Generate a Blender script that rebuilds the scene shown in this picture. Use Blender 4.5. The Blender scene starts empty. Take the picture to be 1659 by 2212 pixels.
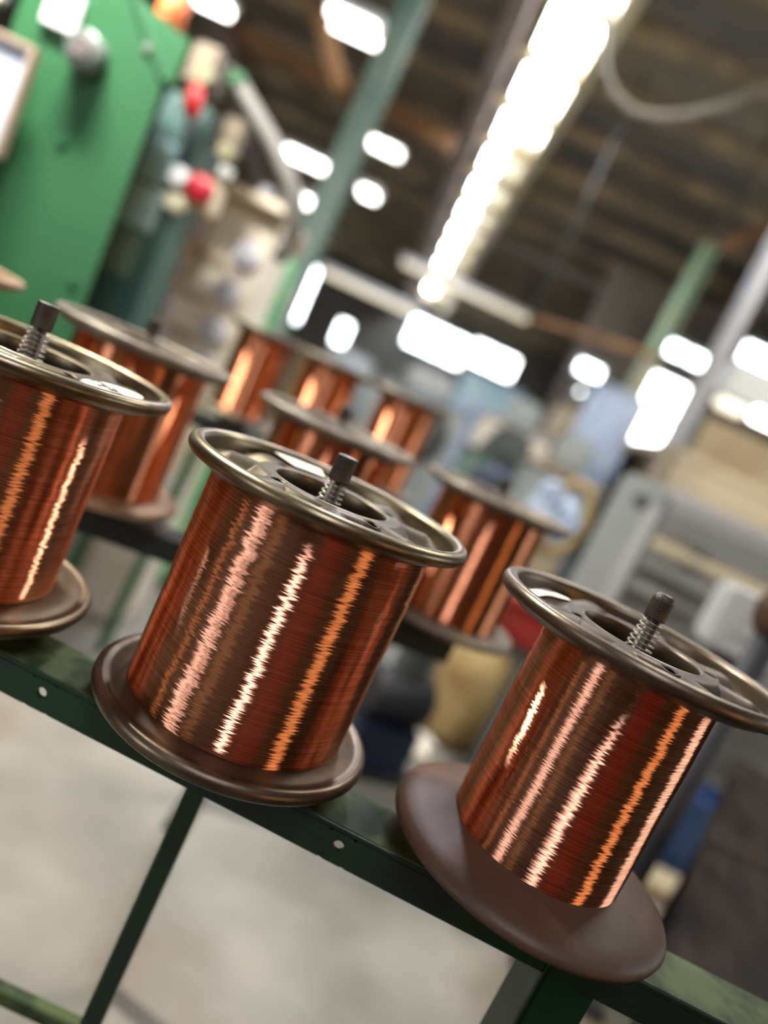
import bpy, bmesh, math, random
from mathutils import Vector, Matrix, Euler
random.seed(11)
PI = math.pi
S = bpy.context.scene
COL = S.collection
CAMZ = 1.115

# ------------------------------------------------------------------ camera
PITCH, ROLL, FPX = 0.1439, 0.4364, 1582.9
cd = bpy.data.cameras.new('camera'); cam = bpy.data.objects.new('camera', cd); COL.objects.link(cam)
cp, sp = math.cos(PITCH), math.sin(PITCH)
fwd = Vector((0, cp, -sp)); up0 = Vector((0, sp, cp)); rt0 = Vector((1, 0, 0))
rt = rt0 * math.cos(ROLL) + up0 * math.sin(ROLL); up = up0 * math.cos(ROLL) - rt0 * math.sin(ROLL)
m = Matrix((rt, up, -fwd)).transposed().to_4x4(); m.translation = Vector((0, 0, CAMZ)); cam.matrix_world = m
cd.sensor_fit = 'VERTICAL'; cd.sensor_height = 36.0; cd.sensor_width = 27.0
cd.lens = FPX * 36.0 / 2212.0
cd.clip_start = 0.02; cd.clip_end = 200
cd.dof.use_dof = True; cd.dof.focus_distance = 0.55; cd.dof.aperture_fstop = 1.55
S.camera = cam

# ------------------------------------------------------------------ sky, exposure
w = bpy.data.worlds.new('world'); S.world = w; w.use_nodes = True
bg = w.node_tree.nodes['Background']; bg.inputs['Color'].default_value = (0.80, 0.90, 1.0, 1); bg.inputs['Strength'].default_value = 1.0
S.view_settings.view_transform = 'Standard'; S.view_settings.look = 'None'
S.view_settings.gamma = 1.0; S.view_settings.use_curve_mapping = False
S.view_settings.exposure = 0.0
S.cycles.use_denoising = True
S.cycles.sample_clamp_indirect = 8.0
SKYLIGHT, WINDOW, LAMP = 40.0, 11.0, 9.0

# ------------------------------------------------------------------ materials
def nodes(name):
    mt = bpy.data.materials.new(name); mt.use_nodes = True
    nt = mt.node_tree; b = nt.nodes['Principled BSDF']
    return mt, nt, b
def lin(c):
    return tuple(x / 12.92 if x <= .04045 else ((x + .055) / 1.055) ** 2.4 for x in c)
def rgb(r, g, b):
    return lin((r / 255, g / 255, b / 255))
def mat(name, c, rough=.6, metal=0.0, c2=None, scale=8.0, lo=.42, hi=.62, bump=0.0, bscale=60.0, coat=0.0, stretch=None, rvar=0.0, spec=None):
    mt, nt, b = nodes(name); N = nt.nodes.new; L = nt.links.new
    b.inputs['Roughness'].default_value = rough; b.inputs['Metallic'].default_value = metal
    b.inputs['Coat Weight'].default_value = coat
    if spec is not None: b.inputs['Specular IOR Level'].default_value = spec
    b.inputs['Base Color'].default_value = (*c, 1)
    tc = N('ShaderNodeTexCoord'); mp = N('ShaderNodeMapping')
    if stretch: mp.inputs['Scale'].default_value = stretch
    L(tc.outputs['Object'], mp.inputs['Vector'])
    if c2:
        nz = N('ShaderNodeTexNoise'); nz.inputs['Scale'].default_value = scale; nz.inputs['Detail'].default_value = 6
        L(mp.outputs[0], nz.inputs['Vector'])
        rp = N('ShaderNodeValToRGB'); rp.color_ramp.elements[0].position = lo; rp.color_ramp.elements[1].position = hi
        rp.color_ramp.elements[0].color = (*c, 1); rp.color_ramp.elements[1].color = (*c2, 1)
        L(nz.outputs['Fac'], rp.inputs['Fac']); L(rp.outputs['Color'], b.inputs['Base Color'])
        if rvar:
            mr = N('ShaderNodeMapRange'); mr.inputs['To Min'].default_value = rough - rvar; mr.inputs['To Max'].default_value = rough + rvar
            mr.inputs['From Min'].default_value = .3; mr.inputs['From Max'].default_value = .7
            L(nz.outputs['Fac'], mr.inputs['Value']); L(mr.outputs[0], b.inputs['Roughness'])
    if bump:
        n2 = N('ShaderNodeTexNoise'); n2.inputs['Scale'].default_value = bscale; n2.inputs['Detail'].default_value = 4
        L(mp.outputs[0], n2.inputs['Vector'])
        bp = N('ShaderNodeBump'); bp.inputs['Strength'].default_value = bump; bp.inputs['Distance'].default_value = .002
        L(n2.outputs['Fac'], bp.inputs['Height']); L(bp.outputs[0], b.inputs['Normal'])
    return mt
def glow(name, c, s):
    mt, nt, b = nodes(name)
    b.inputs['Base Color'].default_value = (.8, .8, .8, 1); b.inputs['Roughness'].default_value = .3
    b.inputs['Emission Color'].default_value = (*c, 1); b.inputs['Emission Strength'].default_value = s
    return mt
def copper_mat(name, c, jit=.22, fine=1900.0):
    """wound enamelled wire: each turn scatters light along the spool axis and mirrors it sharply around the spool,
    every turn leaning a little differently (the ragged edges of the streaks)"""
    mt, nt, b0 = nodes(name); N = nt.nodes.new; L = nt.links.new
    nt.nodes.remove(b0); b = N('ShaderNodeBsdfAnisotropic'); b.distribution = 'BECKMANN'
    b.inputs['Roughness'].default_value = .36; b.inputs['Anisotropy'].default_value = -.84
    L(b.outputs[0], nt.nodes['Material Output'].inputs['Surface'])
    tc = N('ShaderNodeTexCoord')
    cr = N('ShaderNodeCombineXYZ'); cr.inputs[2].default_value = 1.0
    geo = N('ShaderNodeNewGeometry')
    tan = N('ShaderNodeVectorMath'); tan.operation = 'CROSS_PRODUCT'
    L(cr.outputs[0], tan.inputs[0]); L(geo.outputs['Normal'], tan.inputs[1])
    tn = N('ShaderNodeVectorMath'); tn.operation = 'NORMALIZE'; L(tan.outputs[0], tn.inputs[0])
    def noise(sx, sz, detail):
        mp = N('ShaderNodeMapping'); mp.inputs['Scale'].default_value = (sx, sx, sz); L(tc.outputs['Object'], mp.inputs['Vector'])
        nz = N('ShaderNodeTexNoise'); nz.inputs['Scale'].default_value = 1.0; nz.inputs['Detail'].default_value = detail
        L(mp.outputs[0], nz.inputs['Vector']); return nz
    n1 = noise(14.0, 800.0, 3.0); n2 = noise(10.0, 90.0, 1.0)
    a1 = N('ShaderNodeMath'); a1.operation = 'MULTIPLY_ADD'; a1.inputs[1].default_value = jit * 1.0; a1.inputs[2].default_value = -jit * .5
    L(n1.outputs['Fac'], a1.inputs[0])
    a2 = N('ShaderNodeMath'); a2.operation = 'MULTIPLY_ADD'; a2.inputs[1].default_value = jit * .06; a2.inputs[2].default_value = -jit * .03
    L(n2.outputs['Fac'], a2.inputs[0])
    ad = N('ShaderNodeMath'); ad.operation = 'ADD'; L(a1.outputs[0], ad.inputs[0]); L(a2.outputs[0], ad.inputs[1])
    sc = N('ShaderNodeVectorMath'); sc.operation = 'SCALE'; L(tn.outputs[0], sc.inputs[0]); L(ad.outputs[0], sc.inputs['Scale'])
    sm = N('ShaderNodeVectorMath'); sm.operation = 'ADD'; L(geo.outputs['Normal'], sm.inputs[0]); L(sc.outputs[0], sm.inputs[1])
    nn = N('ShaderNodeVectorMath'); nn.operation = 'NORMALIZE'; L(sm.outputs[0], nn.inputs[0]); L(nn.outputs[0], b.inputs['Normal'])
    L(cr.outputs[0], b.inputs['Tangent'])
    n3 = noise(9.0, 1400.0, 1.0)
    rp = N('ShaderNodeValToRGB'); rp.color_ramp.elements[0].position = .3; rp.color_ramp.elements[1].position = .62
    rp.color_ramp.elements[0].color = (c[0] * .62, c[1] * .5, c[2] * .45, 1); rp.color_ramp.elements[1].color = (*c, 1)
    L(n3.outputs['Fac'], rp.inputs['Fac']); L(rp.outputs['Color'], b.inputs['Color'])
    return mt
def floor_mat():
    mt, nt, b = nodes('concrete'); N = nt.nodes.new; L = nt.links.new
    tc = N('ShaderNodeTexCoord')
    def nz(s, d):
        n = N('ShaderNodeTexNoise'); n.inputs['Scale'].default_value = s; n.inputs['Detail'].default_value = d; L(tc.outputs['Object'], n.inputs['Vector']); return n
    r1 = N('ShaderNodeValToRGB'); e = r1.color_ramp.elements
    e[0].position = .30; e[0].color = (*rgb(94, 90, 80), 1); e[1].position = .64; e[1].color = (*rgb(136, 132, 122), 1)
    L(nz(2.2, 8).outputs['Fac'], r1.inputs['Fac'])
    r2 = N('ShaderNodeValToRGB'); e = r2.color_ramp.elements
    e[0].position = .52; e[0].color = (0, 0, 0, 1); e[1].position = .70; e[1].color = (1, 1, 1, 1)
    L(nz(1.5, 4).outputs['Fac'], r2.inputs['Fac'])
    mx = N('ShaderNodeMix'); mx.data_type = 'RGBA'; mx.inputs['B'].default_value = (*rgb(106, 86, 68), 1)
    L(r2.outputs['Color'], mx.inputs['Factor']); L(r1.outputs['Color'], mx.inputs['A']); L(mx.outputs['Result'], b.inputs['Base Color'])
    b.inputs['Roughness'].default_value = .62
    return mt

M = dict(
    copper=copper_mat('copper_wire', (.76, .355, .22)),
    copper_dull=copper_mat('copper_wire_dull', (.76, .31, .16), .12),
    steel=mat('bronzed_steel', rgb(120, 108, 86), .36, 1.0, rgb(98, 87, 68), 22, bump=.05, bscale=220, rvar=.06),
    steel_web=mat('dull_web', rgb(74, 64, 45), .50, .9, rgb(58, 50, 36), 26, bump=.08, bscale=260, rvar=.06),
    steel_dark_web=mat('dull_brown_web', rgb(74, 63, 52), .50, .85, rgb(58, 50, 42), 26, bump=.08, bscale=260, rvar=.06),
    dusty_web=mat('dusty_web', rgb(114, 104, 88), .55, .5, rgb(92, 84, 70), 20),
    steel_dark=mat('browned_steel', rgb(104, 92, 76), .38, .9, rgb(80, 68, 58), 18, bump=.06, bscale=200, rvar=.06),
    choc=mat('brown_painted_steel', rgb(76, 54, 40), .50, .0, rgb(64, 46, 35), 14, bump=.05, bscale=160, rvar=.08, spec=.35),
    tan_steel=mat('tan_steel', rgb(168, 140, 108), .42, .6, rgb(140, 118, 92), 14, rvar=.05),
    dusty=mat('dusty_steel', rgb(120, 110, 94), .5, .6, rgb(94, 86, 74), 20, rvar=.05),
    bore=mat('dark_bore', rgb(38, 36, 38), .5, .4),
    black=mat('black_steel', rgb(58, 51, 44), .45, .6, rgb(72, 64, 54), 60),
    wire_spring=mat('spring_wire', rgb(150, 142, 130), .4, 1.0),
    label=mat('cream_paper', rgb(232, 222, 198), .7), ink=mat('ink', rgb(48, 46, 50), .6),
    rack=mat('dark_green_paint', rgb(18, 48, 30), .38, 0, rgb(14, 30, 20), 9, bump=.15, bscale=90, rvar=.1),
    rack_worn=mat('worn_green_paint', rgb(72, 84, 48), .6, 0, rgb(32, 48, 28), 16, .45, .58, bump=.2, bscale=120, rvar=.1, spec=.25),
    rack_far=mat('black_green_paint', rgb(20, 30, 24), .5),
    floor=floor_mat(),
    wall=mat('wall_grey', rgb(120, 120, 116), .85, 0, rgb(98, 96, 92), 1.4),
    wall_dark=mat('wall_brown', rgb(92, 84, 74), .9, 0, rgb(66, 60, 54), 1.6),
    ceil=mat('ceiling_boards', rgb(138, 128, 108), .9, 0, rgb(108, 104, 104), 1.1, .4, .6),
    purlin=mat('purlin_wood', rgb(168, 150, 116), .85, 0, rgb(128, 116, 96), 3),
    rafter=mat('rafter_steel', rgb(182, 168, 160), .7, 0, rgb(150, 138, 130), 3),
    rust=mat('orange_brown_paint', rgb(150, 112, 74), .7, 0, rgb(120, 86, 56), 4),
    sky=glow('skylight_panel', (.93, .96, 1.10), SKYLIGHT),
    sky_old=glow('yellowed_skylight_panel', (1.0, .95, .70), 1.15),
    win=glow('window_pane', (.90, .97, 1.0), WINDOW),
    win_back=glow('back_pane', (.90, .95, 1.05), 13.0),
    amber=glow('amber_pane', (1.0, .60, .26), 8.0),
    tube=glow('lamp_tube', (1.0, .97, .90), LAMP),
    tube_warm=glow('lamp_tube_warm', (1.0, .88, .58), LAMP * .12),
    curb=mat('skylight_curb', rgb(240, 232, 196), .6, 0, rgb(222, 212, 168), 2),
    frame=mat('window_frame', rgb(150, 152, 150), .6),
    green=mat('green_enamel', rgb(50, 98, 64), .5, 0, rgb(44, 90, 58), 2.5, spec=.2),
    green_dk=mat('green_groove', rgb(28, 84, 50), .5),
    green_br=mat('bright_green', rgb(70, 200, 104), .4, 0, rgb(58, 180, 92), 5),
    teal=mat('teal_paint', rgb(84, 116, 110), .45, 0, rgb(66, 92, 88), 3),
    teal_dk=mat('dark_teal', rgb(72, 106, 100), .5, 0, rgb(140, 152, 134), 1.0, .42, .62),
    pale_blue=mat('pale_blue', rgb(150, 186, 194), .5, 0, rgb(184, 202, 202), 4),
    beige=mat('beige_paint', rgb(228, 222, 208), .55, 0, rgb(216, 204, 180), 3),
    olive=mat('olive_paint', rgb(112, 110, 82), .6),
    lav=mat('pale_dial', rgb(192, 192, 202), .4),
    white=mat('white_paint', rgb(232, 234, 236), .5), cream=mat('cream', rgb(226, 220, 190), .55),
    paper=mat('paper_white', rgb(196, 206, 224), .7), wood_edge=mat('wood_edge', rgb(176, 158, 140), .6),
    knob=mat('knob_grey', rgb(112, 120, 114), .35, .3), knob2=mat('knob_face', rgb(104, 98, 96), .4),
    red=mat('red_plastic', rgb(206, 44, 44), .35), red_dk=mat('dark_red', rgb(168, 28, 44), .4), red_pt=mat('red_paint', rgb(150, 46, 40), .5),
    orange=mat('orange_plastic', rgb(240, 120, 70), .45),
    rubber=mat('black_rubber', rgb(30, 30, 32), .6), navy=mat('navy_paint', rgb(24, 34, 54), .5),
    grey=mat('grey_paint', rgb(154, 159, 157), .5, 0, rgb(138, 143, 140), 2), grey_lt=mat('pale_grey', rgb(172, 174, 172), .5), grey_dk=mat('dark_grey', rgb(72, 76, 74), .55),
    bluegrey=mat('blue_grey_paint', rgb(176, 190, 212), .5, 0, rgb(158, 172, 196), 3),
    tan=mat('tan_paint', rgb(180, 166, 140), .6, 0, rgb(158, 142, 114), 2), tan_sack=mat('tan_sack', rgb(156, 134, 88), .85, 0, rgb(128, 102, 60), 7, bump=.3, bscale=80),
    dwood=mat('dark_bench_wood', rgb(40, 32, 25), .9, 0, rgb(26, 21, 17), 5, .38, .62, spec=.15, bump=.3, bscale=30, stretch=(6, 1, 6)),
    seafoam=mat('seafoam_paint', rgb(132, 168, 138), .55, 0, rgb(150, 160, 120), 2), greypole=mat('grey_pole', rgb(162, 164, 172), .45, 0, rgb(140, 138, 134), 2),
    cable=mat('conduit', rgb(128, 122, 106), .6), hose=mat('hose_grey', rgb(112, 110, 104), .55), blue=mat('blue_plastic', rgb(84, 116, 176), .4),
)

# ------------------------------------------------------------------ mesh helpers
class MB:
    def __init__(s): s.v = []; s.f = []; s.sm = []
    def add(s, vs, fs, smooth=False):
        o = len(s.v); s.v += [tuple(p) for p in vs]; s.f += [tuple(i + o for i in f) for f in fs]; s.sm += [smooth] * len(fs); return s
    def box(s, c, d, rz=0.0, bev=0.0, rot=None):
        bm = bmesh.new(); bmesh.ops.create_cube(bm, size=1.0)
        for q in bm.verts: q.co = Vector((q.co.x * d[0], q.co.y * d[1], q.co.z * d[2]))
        if bev: bmesh.ops.bevel(bm, geom=bm.edges[:], offset=min(bev, min(d) * .45), segments=2 if bev > .002 else 1, affect='EDGES')
        R = (rot if rot else Euler((0, 0, rz))).to_matrix()
        bm.verts.ensure_lookup_table()
        s.add([R @ q.co + Vector(c) for q in bm.verts], [[q.index for q in f.verts] for f in bm.faces]); bm.free(); return s
    def bar(s, a, b, wx, wz, bev=0.0):
        a, b = Vector(a), Vector(b); d = b - a
        q = d.to_track_quat('X', 'Z'); c = (a + b) / 2
        return s.box(c, (d.length, wx, wz), bev=bev, rot=q.to_euler())
    def lathe(s, prof, seg=48, c=(0, 0, 0), smooth=True, closed=False, axis=None):
        R = Vector(axis).to_track_quat('Z', 'Y').to_matrix() if axis else Matrix.Identity(3)
        n = len(prof); vs = []
        for r, z in prof:
            for k in range(seg):
                t = 2 * PI * k / seg; vs.append(R @ Vector((r * math.cos(t), r * math.sin(t), z)) + Vector(c))
        fs = []
        for i in range(n - 1 if not closed else n):
            j = (i + 1) % n
            for k in range(seg):
                l = (k + 1) % seg; fs.append((i * seg + k, i * seg + l, j * seg + l, j * seg + k))
        if not closed:
            if prof[0][0] > 1e-6: fs.append(tuple(range(seg))[::-1])
            if prof[-1][0] > 1e-6: fs.append(tuple((n - 1) * seg + k for k in range(seg)))
        s.add(vs, fs, smooth); return s
    def cyl(s, a, b, r, seg=20, bev=0.0, r2=None):
        a, b = Vector(a), Vector(b); h = (b - a).length; r2 = r if r2 is None else r2
        p = [(r - bev, 0), (r, bev), (r2, h - bev), (r2 - bev, h)] if bev else [(r, 0), (r2, h)]
        o = len(s.sm); s.lathe(p, seg, a, True, axis=b - a)
        s.sm[-1] = s.sm[-2] = False; return s
    def tube(s, pts, r, seg=10):
        pts = [Vector(p) for p in pts]; vs = []; n = len(pts); prev = None
        for i, p in enumerate(pts):
            t = (pts[min(i + 1, n - 1)] - pts[max(i - 1, 0)]).normalized()
            if prev is None: a = t.orthogonal().normalized()
            else: a = (prev - t * prev.dot(t)).normalized()
            prev = a; bb = t.cross(a)
            for k in range(seg):
                th = 2 * PI * k / seg; vs.append(p + a * r * math.cos(th) + bb * r * math.sin(th))
        fs = [(i * seg + k, i * seg + (k + 1) % seg, (i + 1) * seg + (k + 1) % seg, (i + 1) * seg + k) for i in range(n - 1) for k in range(seg)]
        fs += [tuple(range(seg))[::-1], tuple((n - 1) * seg + k for k in range(seg))]
        s.add(vs, fs, True); return s
    def prism(s, poly, y0, y1):
        n = len(poly); vs = [(x, y0, z) for x, z in poly] + [(x, y1, z) for x, z in poly]
        s.add(vs, [tuple(range(n)), tuple(range(2 * n - 1, n - 1, -1))] + [(i, i + n, (i + 1) % n + n, (i + 1) % n) for i in range(n)]); return s
    def mesh(s, name, m):
        me = bpy.data.meshes.new(name); me.from_pydata(s.v, [], s.f); me.materials.append(m)
        me.polygons.foreach_set('use_smooth', s.sm); me.validate(); me.update()
        bm = bmesh.new(); bm.from_mesh(me); bmesh.ops.recalc_face_normals(bm, faces=bm.faces[:]); bm.to_mesh(me); bm.free()
        return me
    def build(s, name, m, parent=None, loc=None):
        return put(name, s.mesh(name, m), parent, loc)
def put(name, me, parent=None, loc=None):
    o = bpy.data.objects.new(name, me); COL.objects.link(o)
    if parent: o.parent = parent
    if loc is not None: o.location = loc
    return o
def tag(o, label, cat, group=None):
    o['label'] = label; o['category'] = cat
    if group: o['group'] = group
    return o
def thing(name, label, cat, loc=(0, 0, 0), rz=0.0, group=None):
    o = bpy.data.objects.new(name, None); COL.objects.link(o); o.location = loc; o.rotation_euler = (0, 0, rz)
    return tag(o, label, cat, group)
def struct(o): o['kind'] = 'structure'; return o
def copy_tree(o, parent=None):
    c = o.copy(); COL.objects.link(c); c.parent = parent
    for ch in [q for q in COL.objects if q.parent == o]: copy_tree(ch, c)
    return c

# ------------------------------------------------------------------ room
def roof(y): return 4.25 - .1246 * y
AZ = -.080        # the building runs a little to the left of the view
struct(MB().box((1, 4, -.05), (14, 18.4, .1)).build('floor', M['floor']))
struct(MB().add([(-6, -5.2, roof(-5.2)), (8, -5.2, roof(-5.2)), (8, 13.2, roof(13.2)), (-6, 13.2, roof(13.2)),
                 (-6, -5.2, roof(-5.2) + .12), (8, -5.2, roof(-5.2) + .12), (8, 13.2, roof(13.2) + .12), (-6, 13.2, roof(13.2) + .12)],
                [(0, 1, 2, 3), (7, 6, 5, 4), (0, 4, 5, 1), (1, 5, 6, 2), (2, 6, 7, 3), (3, 7, 4, 0)]).build('ceiling', M['ceil']))
ceiling = bpy.data.objects['ceiling']
for k in range(15):
    y = 3.4 + k * .62
    MB().box((1, y, roof(y) - .05), (13.6, .075, .10), bev=.006).build('purlin', M['purlin'], ceiling)
def sx(y, off=0.0): return -.13 + off + (y - 4.6) * -.074
for off, w_ in ((-.40, .13), (2.6, .14), (-2.7, .14)):
    a = (sx(3.2, off), 3.2, roof(3.2) - .17); b = (sx(11.9, off), 11.9, roof(11.9) - .17)
    MB().bar(a, b, w_, .16, bev=.01).build('rafter', M['rafter'], ceiling)
struct(MB().box((1, 12.1, 1.5), (14, .2, 3.2)).build('wall_north', M['wall']))
struct(MB().box((1, -5.1, 2.5), (14, .2, 5)).build('wall_south', M['wall_dark']))
struct(MB().box((-5.1, 3.5, 2.4), (.2, 17.4, 5)).build('wall_west', M['wall_dark']))
struct(MB().box((6.1, 3.5, 2.4), (.2, 17.4, 5)).build('wall_east', M['wall_dark']))
struct(MB().box((3.2, 6.1, 1.40), (4.7, .14, 2.8)).build('wall_partition', M['wall_dark']))

def window(n, c, wd, ht, axis='y', sgn=-1, cols=2, rows=2, mt='win', th=.05):
    """frame with bars and glowing panes on a wall face; axis = the wall's normal"""
    e = struct(bpy.data.objects.new('window_%d' % n, None)); COL.objects.link(e); e.location = c
    if axis == 'x': e.rotation_euler = (0, 0, PI / 2)
    f = .035; g = MB()
    for sx_ in (-1, 1): g.box((sx_ * (wd / 2 - f / 2), 0, 0), (f, th, ht), bev=.004)
    for sz in (-1, 1): g.box((0, 0, sz * (ht / 2 - f / 2)), (wd - f, th, f), bev=.004)
    g.build('window_frame', M['frame'], e)
    for i in range(1, cols): MB().box((-wd / 2 + wd * i / cols, 0, 0), (.022, th * .8, ht - f)).build('glazing_bar', M['frame'], e)
    for j in range(1, rows): MB().box((0, 0, -ht / 2 + ht * j / rows), (wd - f, th * .7, .022)).build('glazing_bar', M['frame'], e)
    me = MB().box((0, 0, 0), (wd / cols - .02, .008, ht / rows - .02)).mesh('pane', M[mt])
    for i in range(cols):
        for j in range(rows):
            put('pane', me, e, (-wd / 2 + wd * (i + .5) / cols, 0, -ht / 2 + ht * (j + .5) / rows))
    return e
window(1, (-.38, 11.96, 2.22), 1.02, .50, cols=3, rows=1)
window(2, (.55, 11.96, 2.33), .80, .40, cols=2, rows=1)
window(3, (1.63, 6.0, 2.385), .50, .17, cols=2, rows=1)
window(4, (1.60, 6.0, 1.88), .40, .64, cols=1, rows=2)
window(5, (2.14, 6.0, 2.52), .34, .36, cols=1, rows=1)
window(6, (1.0, 6.0, 1.97), .26, .16, cols=1, rows=1)
window(7, (1.04, 6.0, 1.76), .16, .16, cols=1, rows=1)
window(8, (-2.70, 11.96, 2.02), .36, .95, cols=1, rows=2)
window(9, (-1.82, 11.96, 1.72), .26, .42, cols=1, rows=1)
# behind the photographer
window(10, (-4.96, -3.7, 2.1), 1.7, 2.2, 'x', cols=3, rows=4, mt='win_back')
window(11, (5.96, -3.1, 1.6), 1.5, 2.0, 'x', cols=2, rows=3, mt='amber')  # unseen amber window, added for the orange streak on the copper
window(12, (-4.15, -4.96, 2.1), 1.5, 2.2, cols=3, rows=4, mt='win_back')
window(14, (-4.96, -1.45, 2.9), .7, .8, 'x', cols=2, rows=2, mt='amber')  # small unseen amber window, added to give the copper its gold patch
window(13, (5.96, 2.2, 2.2), 2.0, 1.2, 'x', cols=4, rows=2)

# skylight strip down the roof slope
sk = struct(bpy.data.objects.new('skylight', None)); COL.objects.link(sk)
y0, y1, npn = -4.6, 11.8, 9
for k in range(npn):
    if k in (2, 3): continue          # two unseen bays left without panes to cut the overhead light
    ya, yb = y0 + (y1 - y0) * k / npn, y0 + (y1 - y0) * (k + 1) / npn - .02
    for a_, b_ in ((-.21, -.075), (-.06, .115)):
        zz = .015
        MB().add([(sx(ya, a_), ya, roof(ya) - zz), (sx(ya, b_), ya, roof(ya) - zz), (sx(yb, b_), yb, roof(yb) - zz), (sx(yb, a_), yb, roof(yb) - zz)],
                 [(0, 1, 2, 3)]).build('pane', M['sky_old' if k >= 6 and a_ > -.1 else 'sky'], sk)
for off, hh, wd_ in ((-.068, .03, .014), (-.222, .05, .02)):
    MB().bar((sx(y0, off), y0, roof(y0) - .025), (sx(y1, off), y1, roof(y1) - .025), wd_, hh).build('glazing_bar', M['curb'], sk)
MB().bar((sx(y0, .17), y0, roof(y0) - .06), (sx(y1, .17), y1, roof(y1) - .06), .10, .10, bev=.01).build('curb', M['curb'], sk)
for k in range(npn + 1):
    ya = y0 + (y1 - y0) * k / npn - .01
    MB().box((sx(ya, -.04), ya, roof(ya) - .019), (.37, .02, .014)).build('glazing_bar', M['frame'], sk)

# ------------------------------------------------------------------ lamps
def batten(x, y, z, ln, label, rz=0.0, wd=.16, warm=False, drop=None, power=0.0):
    t = thing('fluorescent_lamp', label, 'lamp', (x, y, z), rz, 'hanging lamps under the roof')
    MB().box((0, 0, .045), (ln, wd, .05), bev=.008).build('housing', M['white'], t)
    for s in ((-1, 1) if wd > .1 else (0,)):
        MB().cyl((-ln / 2 + .03, s * wd * .25, 0), (ln / 2 - .03, s * wd * .25, 0), .026, 14).build('lamp_tube', M['tube_warm' if warm else 'tube'], t)
    top = roof(y) - z - .02
    for s in (-1, 1): MB().cyl((s * ln * .35, 0, .07), (s * ln * .35, 0, top), .006, 8).build('hanger', M['grey_dk'], t)
    if power:
        ld = bpy.data.lights.new('lamp_light', 'AREA'); ld.shape = 'RECTANGLE'; ld.size = ln * .9; ld.size_y = wd * .6; ld.energy = power; ld.color = (1, .97, .9)
        lo = bpy.data.objects.new('lamp_light', ld); COL.objects.link(lo); lo.parent = t; lo.location = (0, 0, -.04)
    return t
batten(-1.97, 7, 2.74, .50, 'bright short batten lamp just left of the teal steel column', wd=.22)
batten(-1.38, 7, 3.12, .34, 'small round-looking lamp high right of the teal column, close under the roof', wd=.2)
batten(-1.28, 6.6, 2.61, .20, 'compact bright lamp right of the teal column at its mid height', wd=.24)
batten(-1.76, 6.6, 2.335, .20, 'compact lamp hung lowest, left of the teal column over the beige panel', wd=.22)
batten(-2.13, 4.5, 2.72, .26, 'small lamp at the top edge above the green machine', wd=.12)
batten(-1.33, 4.5, 2.93, .34, 'large twin-tube lamp at the top, left of the column head', wd=.30)
batten(-.21, 8, 2.45, 1.50, 'long dim batten lamp crossing the foot of the skylight', wd=.08, warm=True)
batten(-1.075, 7.6, 1.975, 1.1, 'long dim batten lamp left of the far windows, the lower of two', wd=.08, warm=True)
batten(-1.22, 1.42, 2.50, .60, 'long lamp above the green machine, out at the top', wd=.2, power=112)
batten(1.55, 2.7, 3.25, 1.2, 'added unseen lamp at the upper right, brightening the grey machine bed', wd=.2, power=70)  # added out of view to brighten the machines on the right

# ------------------------------------------------------------------ spools
SPOKE0, NSP = math.radians(10), 8
HOLES = [(math.radians(a), .062) for a in (147, -129, -49, 33)]
def sstep(a, b, x):
    t = min(1, max(0, (x - a) / (b - a))); return t * t * (3 - 2 * t)
def web_z(r, th):
    d = (th - SPOKE0) / (2 * PI / NSP); d = abs(d - round(d)) * 2 * PI / NSP
    sp_ = 1 - sstep(.003, .0245, r * d)
    hub = 1 - sstep(.063, .078, r)
    outer = 1 - sstep(.088, .1090, r)
    f = max(hub, sp_ * outer)
    return -.0092 + .0092 * f
def top_flange(mt, seg=288, nr=64, holes=True):
    mb = MB()
    # rolled rim and underside, as one turned skin
    p = [(.049, -.0135), (.100, -.0135), (.108, -.0120), (.1140, -.0080), (.1165, -.0058)]
    p += [(.1185 + .0065 * math.cos(t), .0064 * math.sin(t) - .0004) for t in [math.radians(a) for a in range(-70, 171, 15)]]
    p += [(.1118, -.003), (.1110, -.0090)]
    mb.lathe(p, 192); mb.f.pop(); mb.f.pop(); mb.sm.pop(); mb.sm.pop()
    # pressed web: hub plate, eight raised spokes, bolt holes
    r0, r1 = .0520, .1112; vs = []; idx = {}; dead = set()
    for i in range(nr + 1):
        for k in range(seg):
            r = r0 + (r1 - r0) * i / nr; th = 2 * PI * k / seg
            z = web_z(r, th); x, y = r * math.cos(th), r * math.sin(th)
            if holes:
                for ha, hr in HOLES:
                    hx, hy = hr * math.cos(ha), hr * math.sin(ha); d = math.hypot(x - hx, y - hy)
                    if d < .0105:
                        if d < .0016: dead.add((i, k))
                        q = .0056 + max(0, d - .0016) * (.0105 - .0056) / (.0105 - .0016)
                        x, y = hx + (x - hx) / max(d, 1e-5) * q, hy + (y - hy) / max(d, 1e-5) * q
                        z -= .0012 * (1 - sstep(.0056, .0072, q))
            idx[i, k] = len(vs); vs.append((x, y, z))
    fs = []
    for i in range(nr):
        for k in range(seg):
            l = (k + 1) % seg
            if {(i, k), (i, l), (i + 1, k), (i + 1, l)} & dead: continue
            fs.append((idx[i, k], idx[i, l], idx[i + 1, l], idx[i + 1, k]))
    mb.add(vs, fs, True)
    # turned-in lip of the bore
    mb.lathe([(.0522, .0), (.0514, .0005), (.0504, -.0001), (.0499, -.002), (.0492, -.026), (.0500, -.026)], 96)
    mb.f.pop(); mb.f.pop(); mb.sm.pop(); mb.sm.pop()
    me = mb.mesh('top_flange', M[mt]); me.materials.append(M.get(mt + '_web', M[mt]))
    for p_ in me.polygons:
        c_ = p_.center; q = math.hypot(c_.x, c_.y)
        if .0521 < q < .1108 and c_.z > -.0125: p_.material_index = 1
    return me
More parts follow.
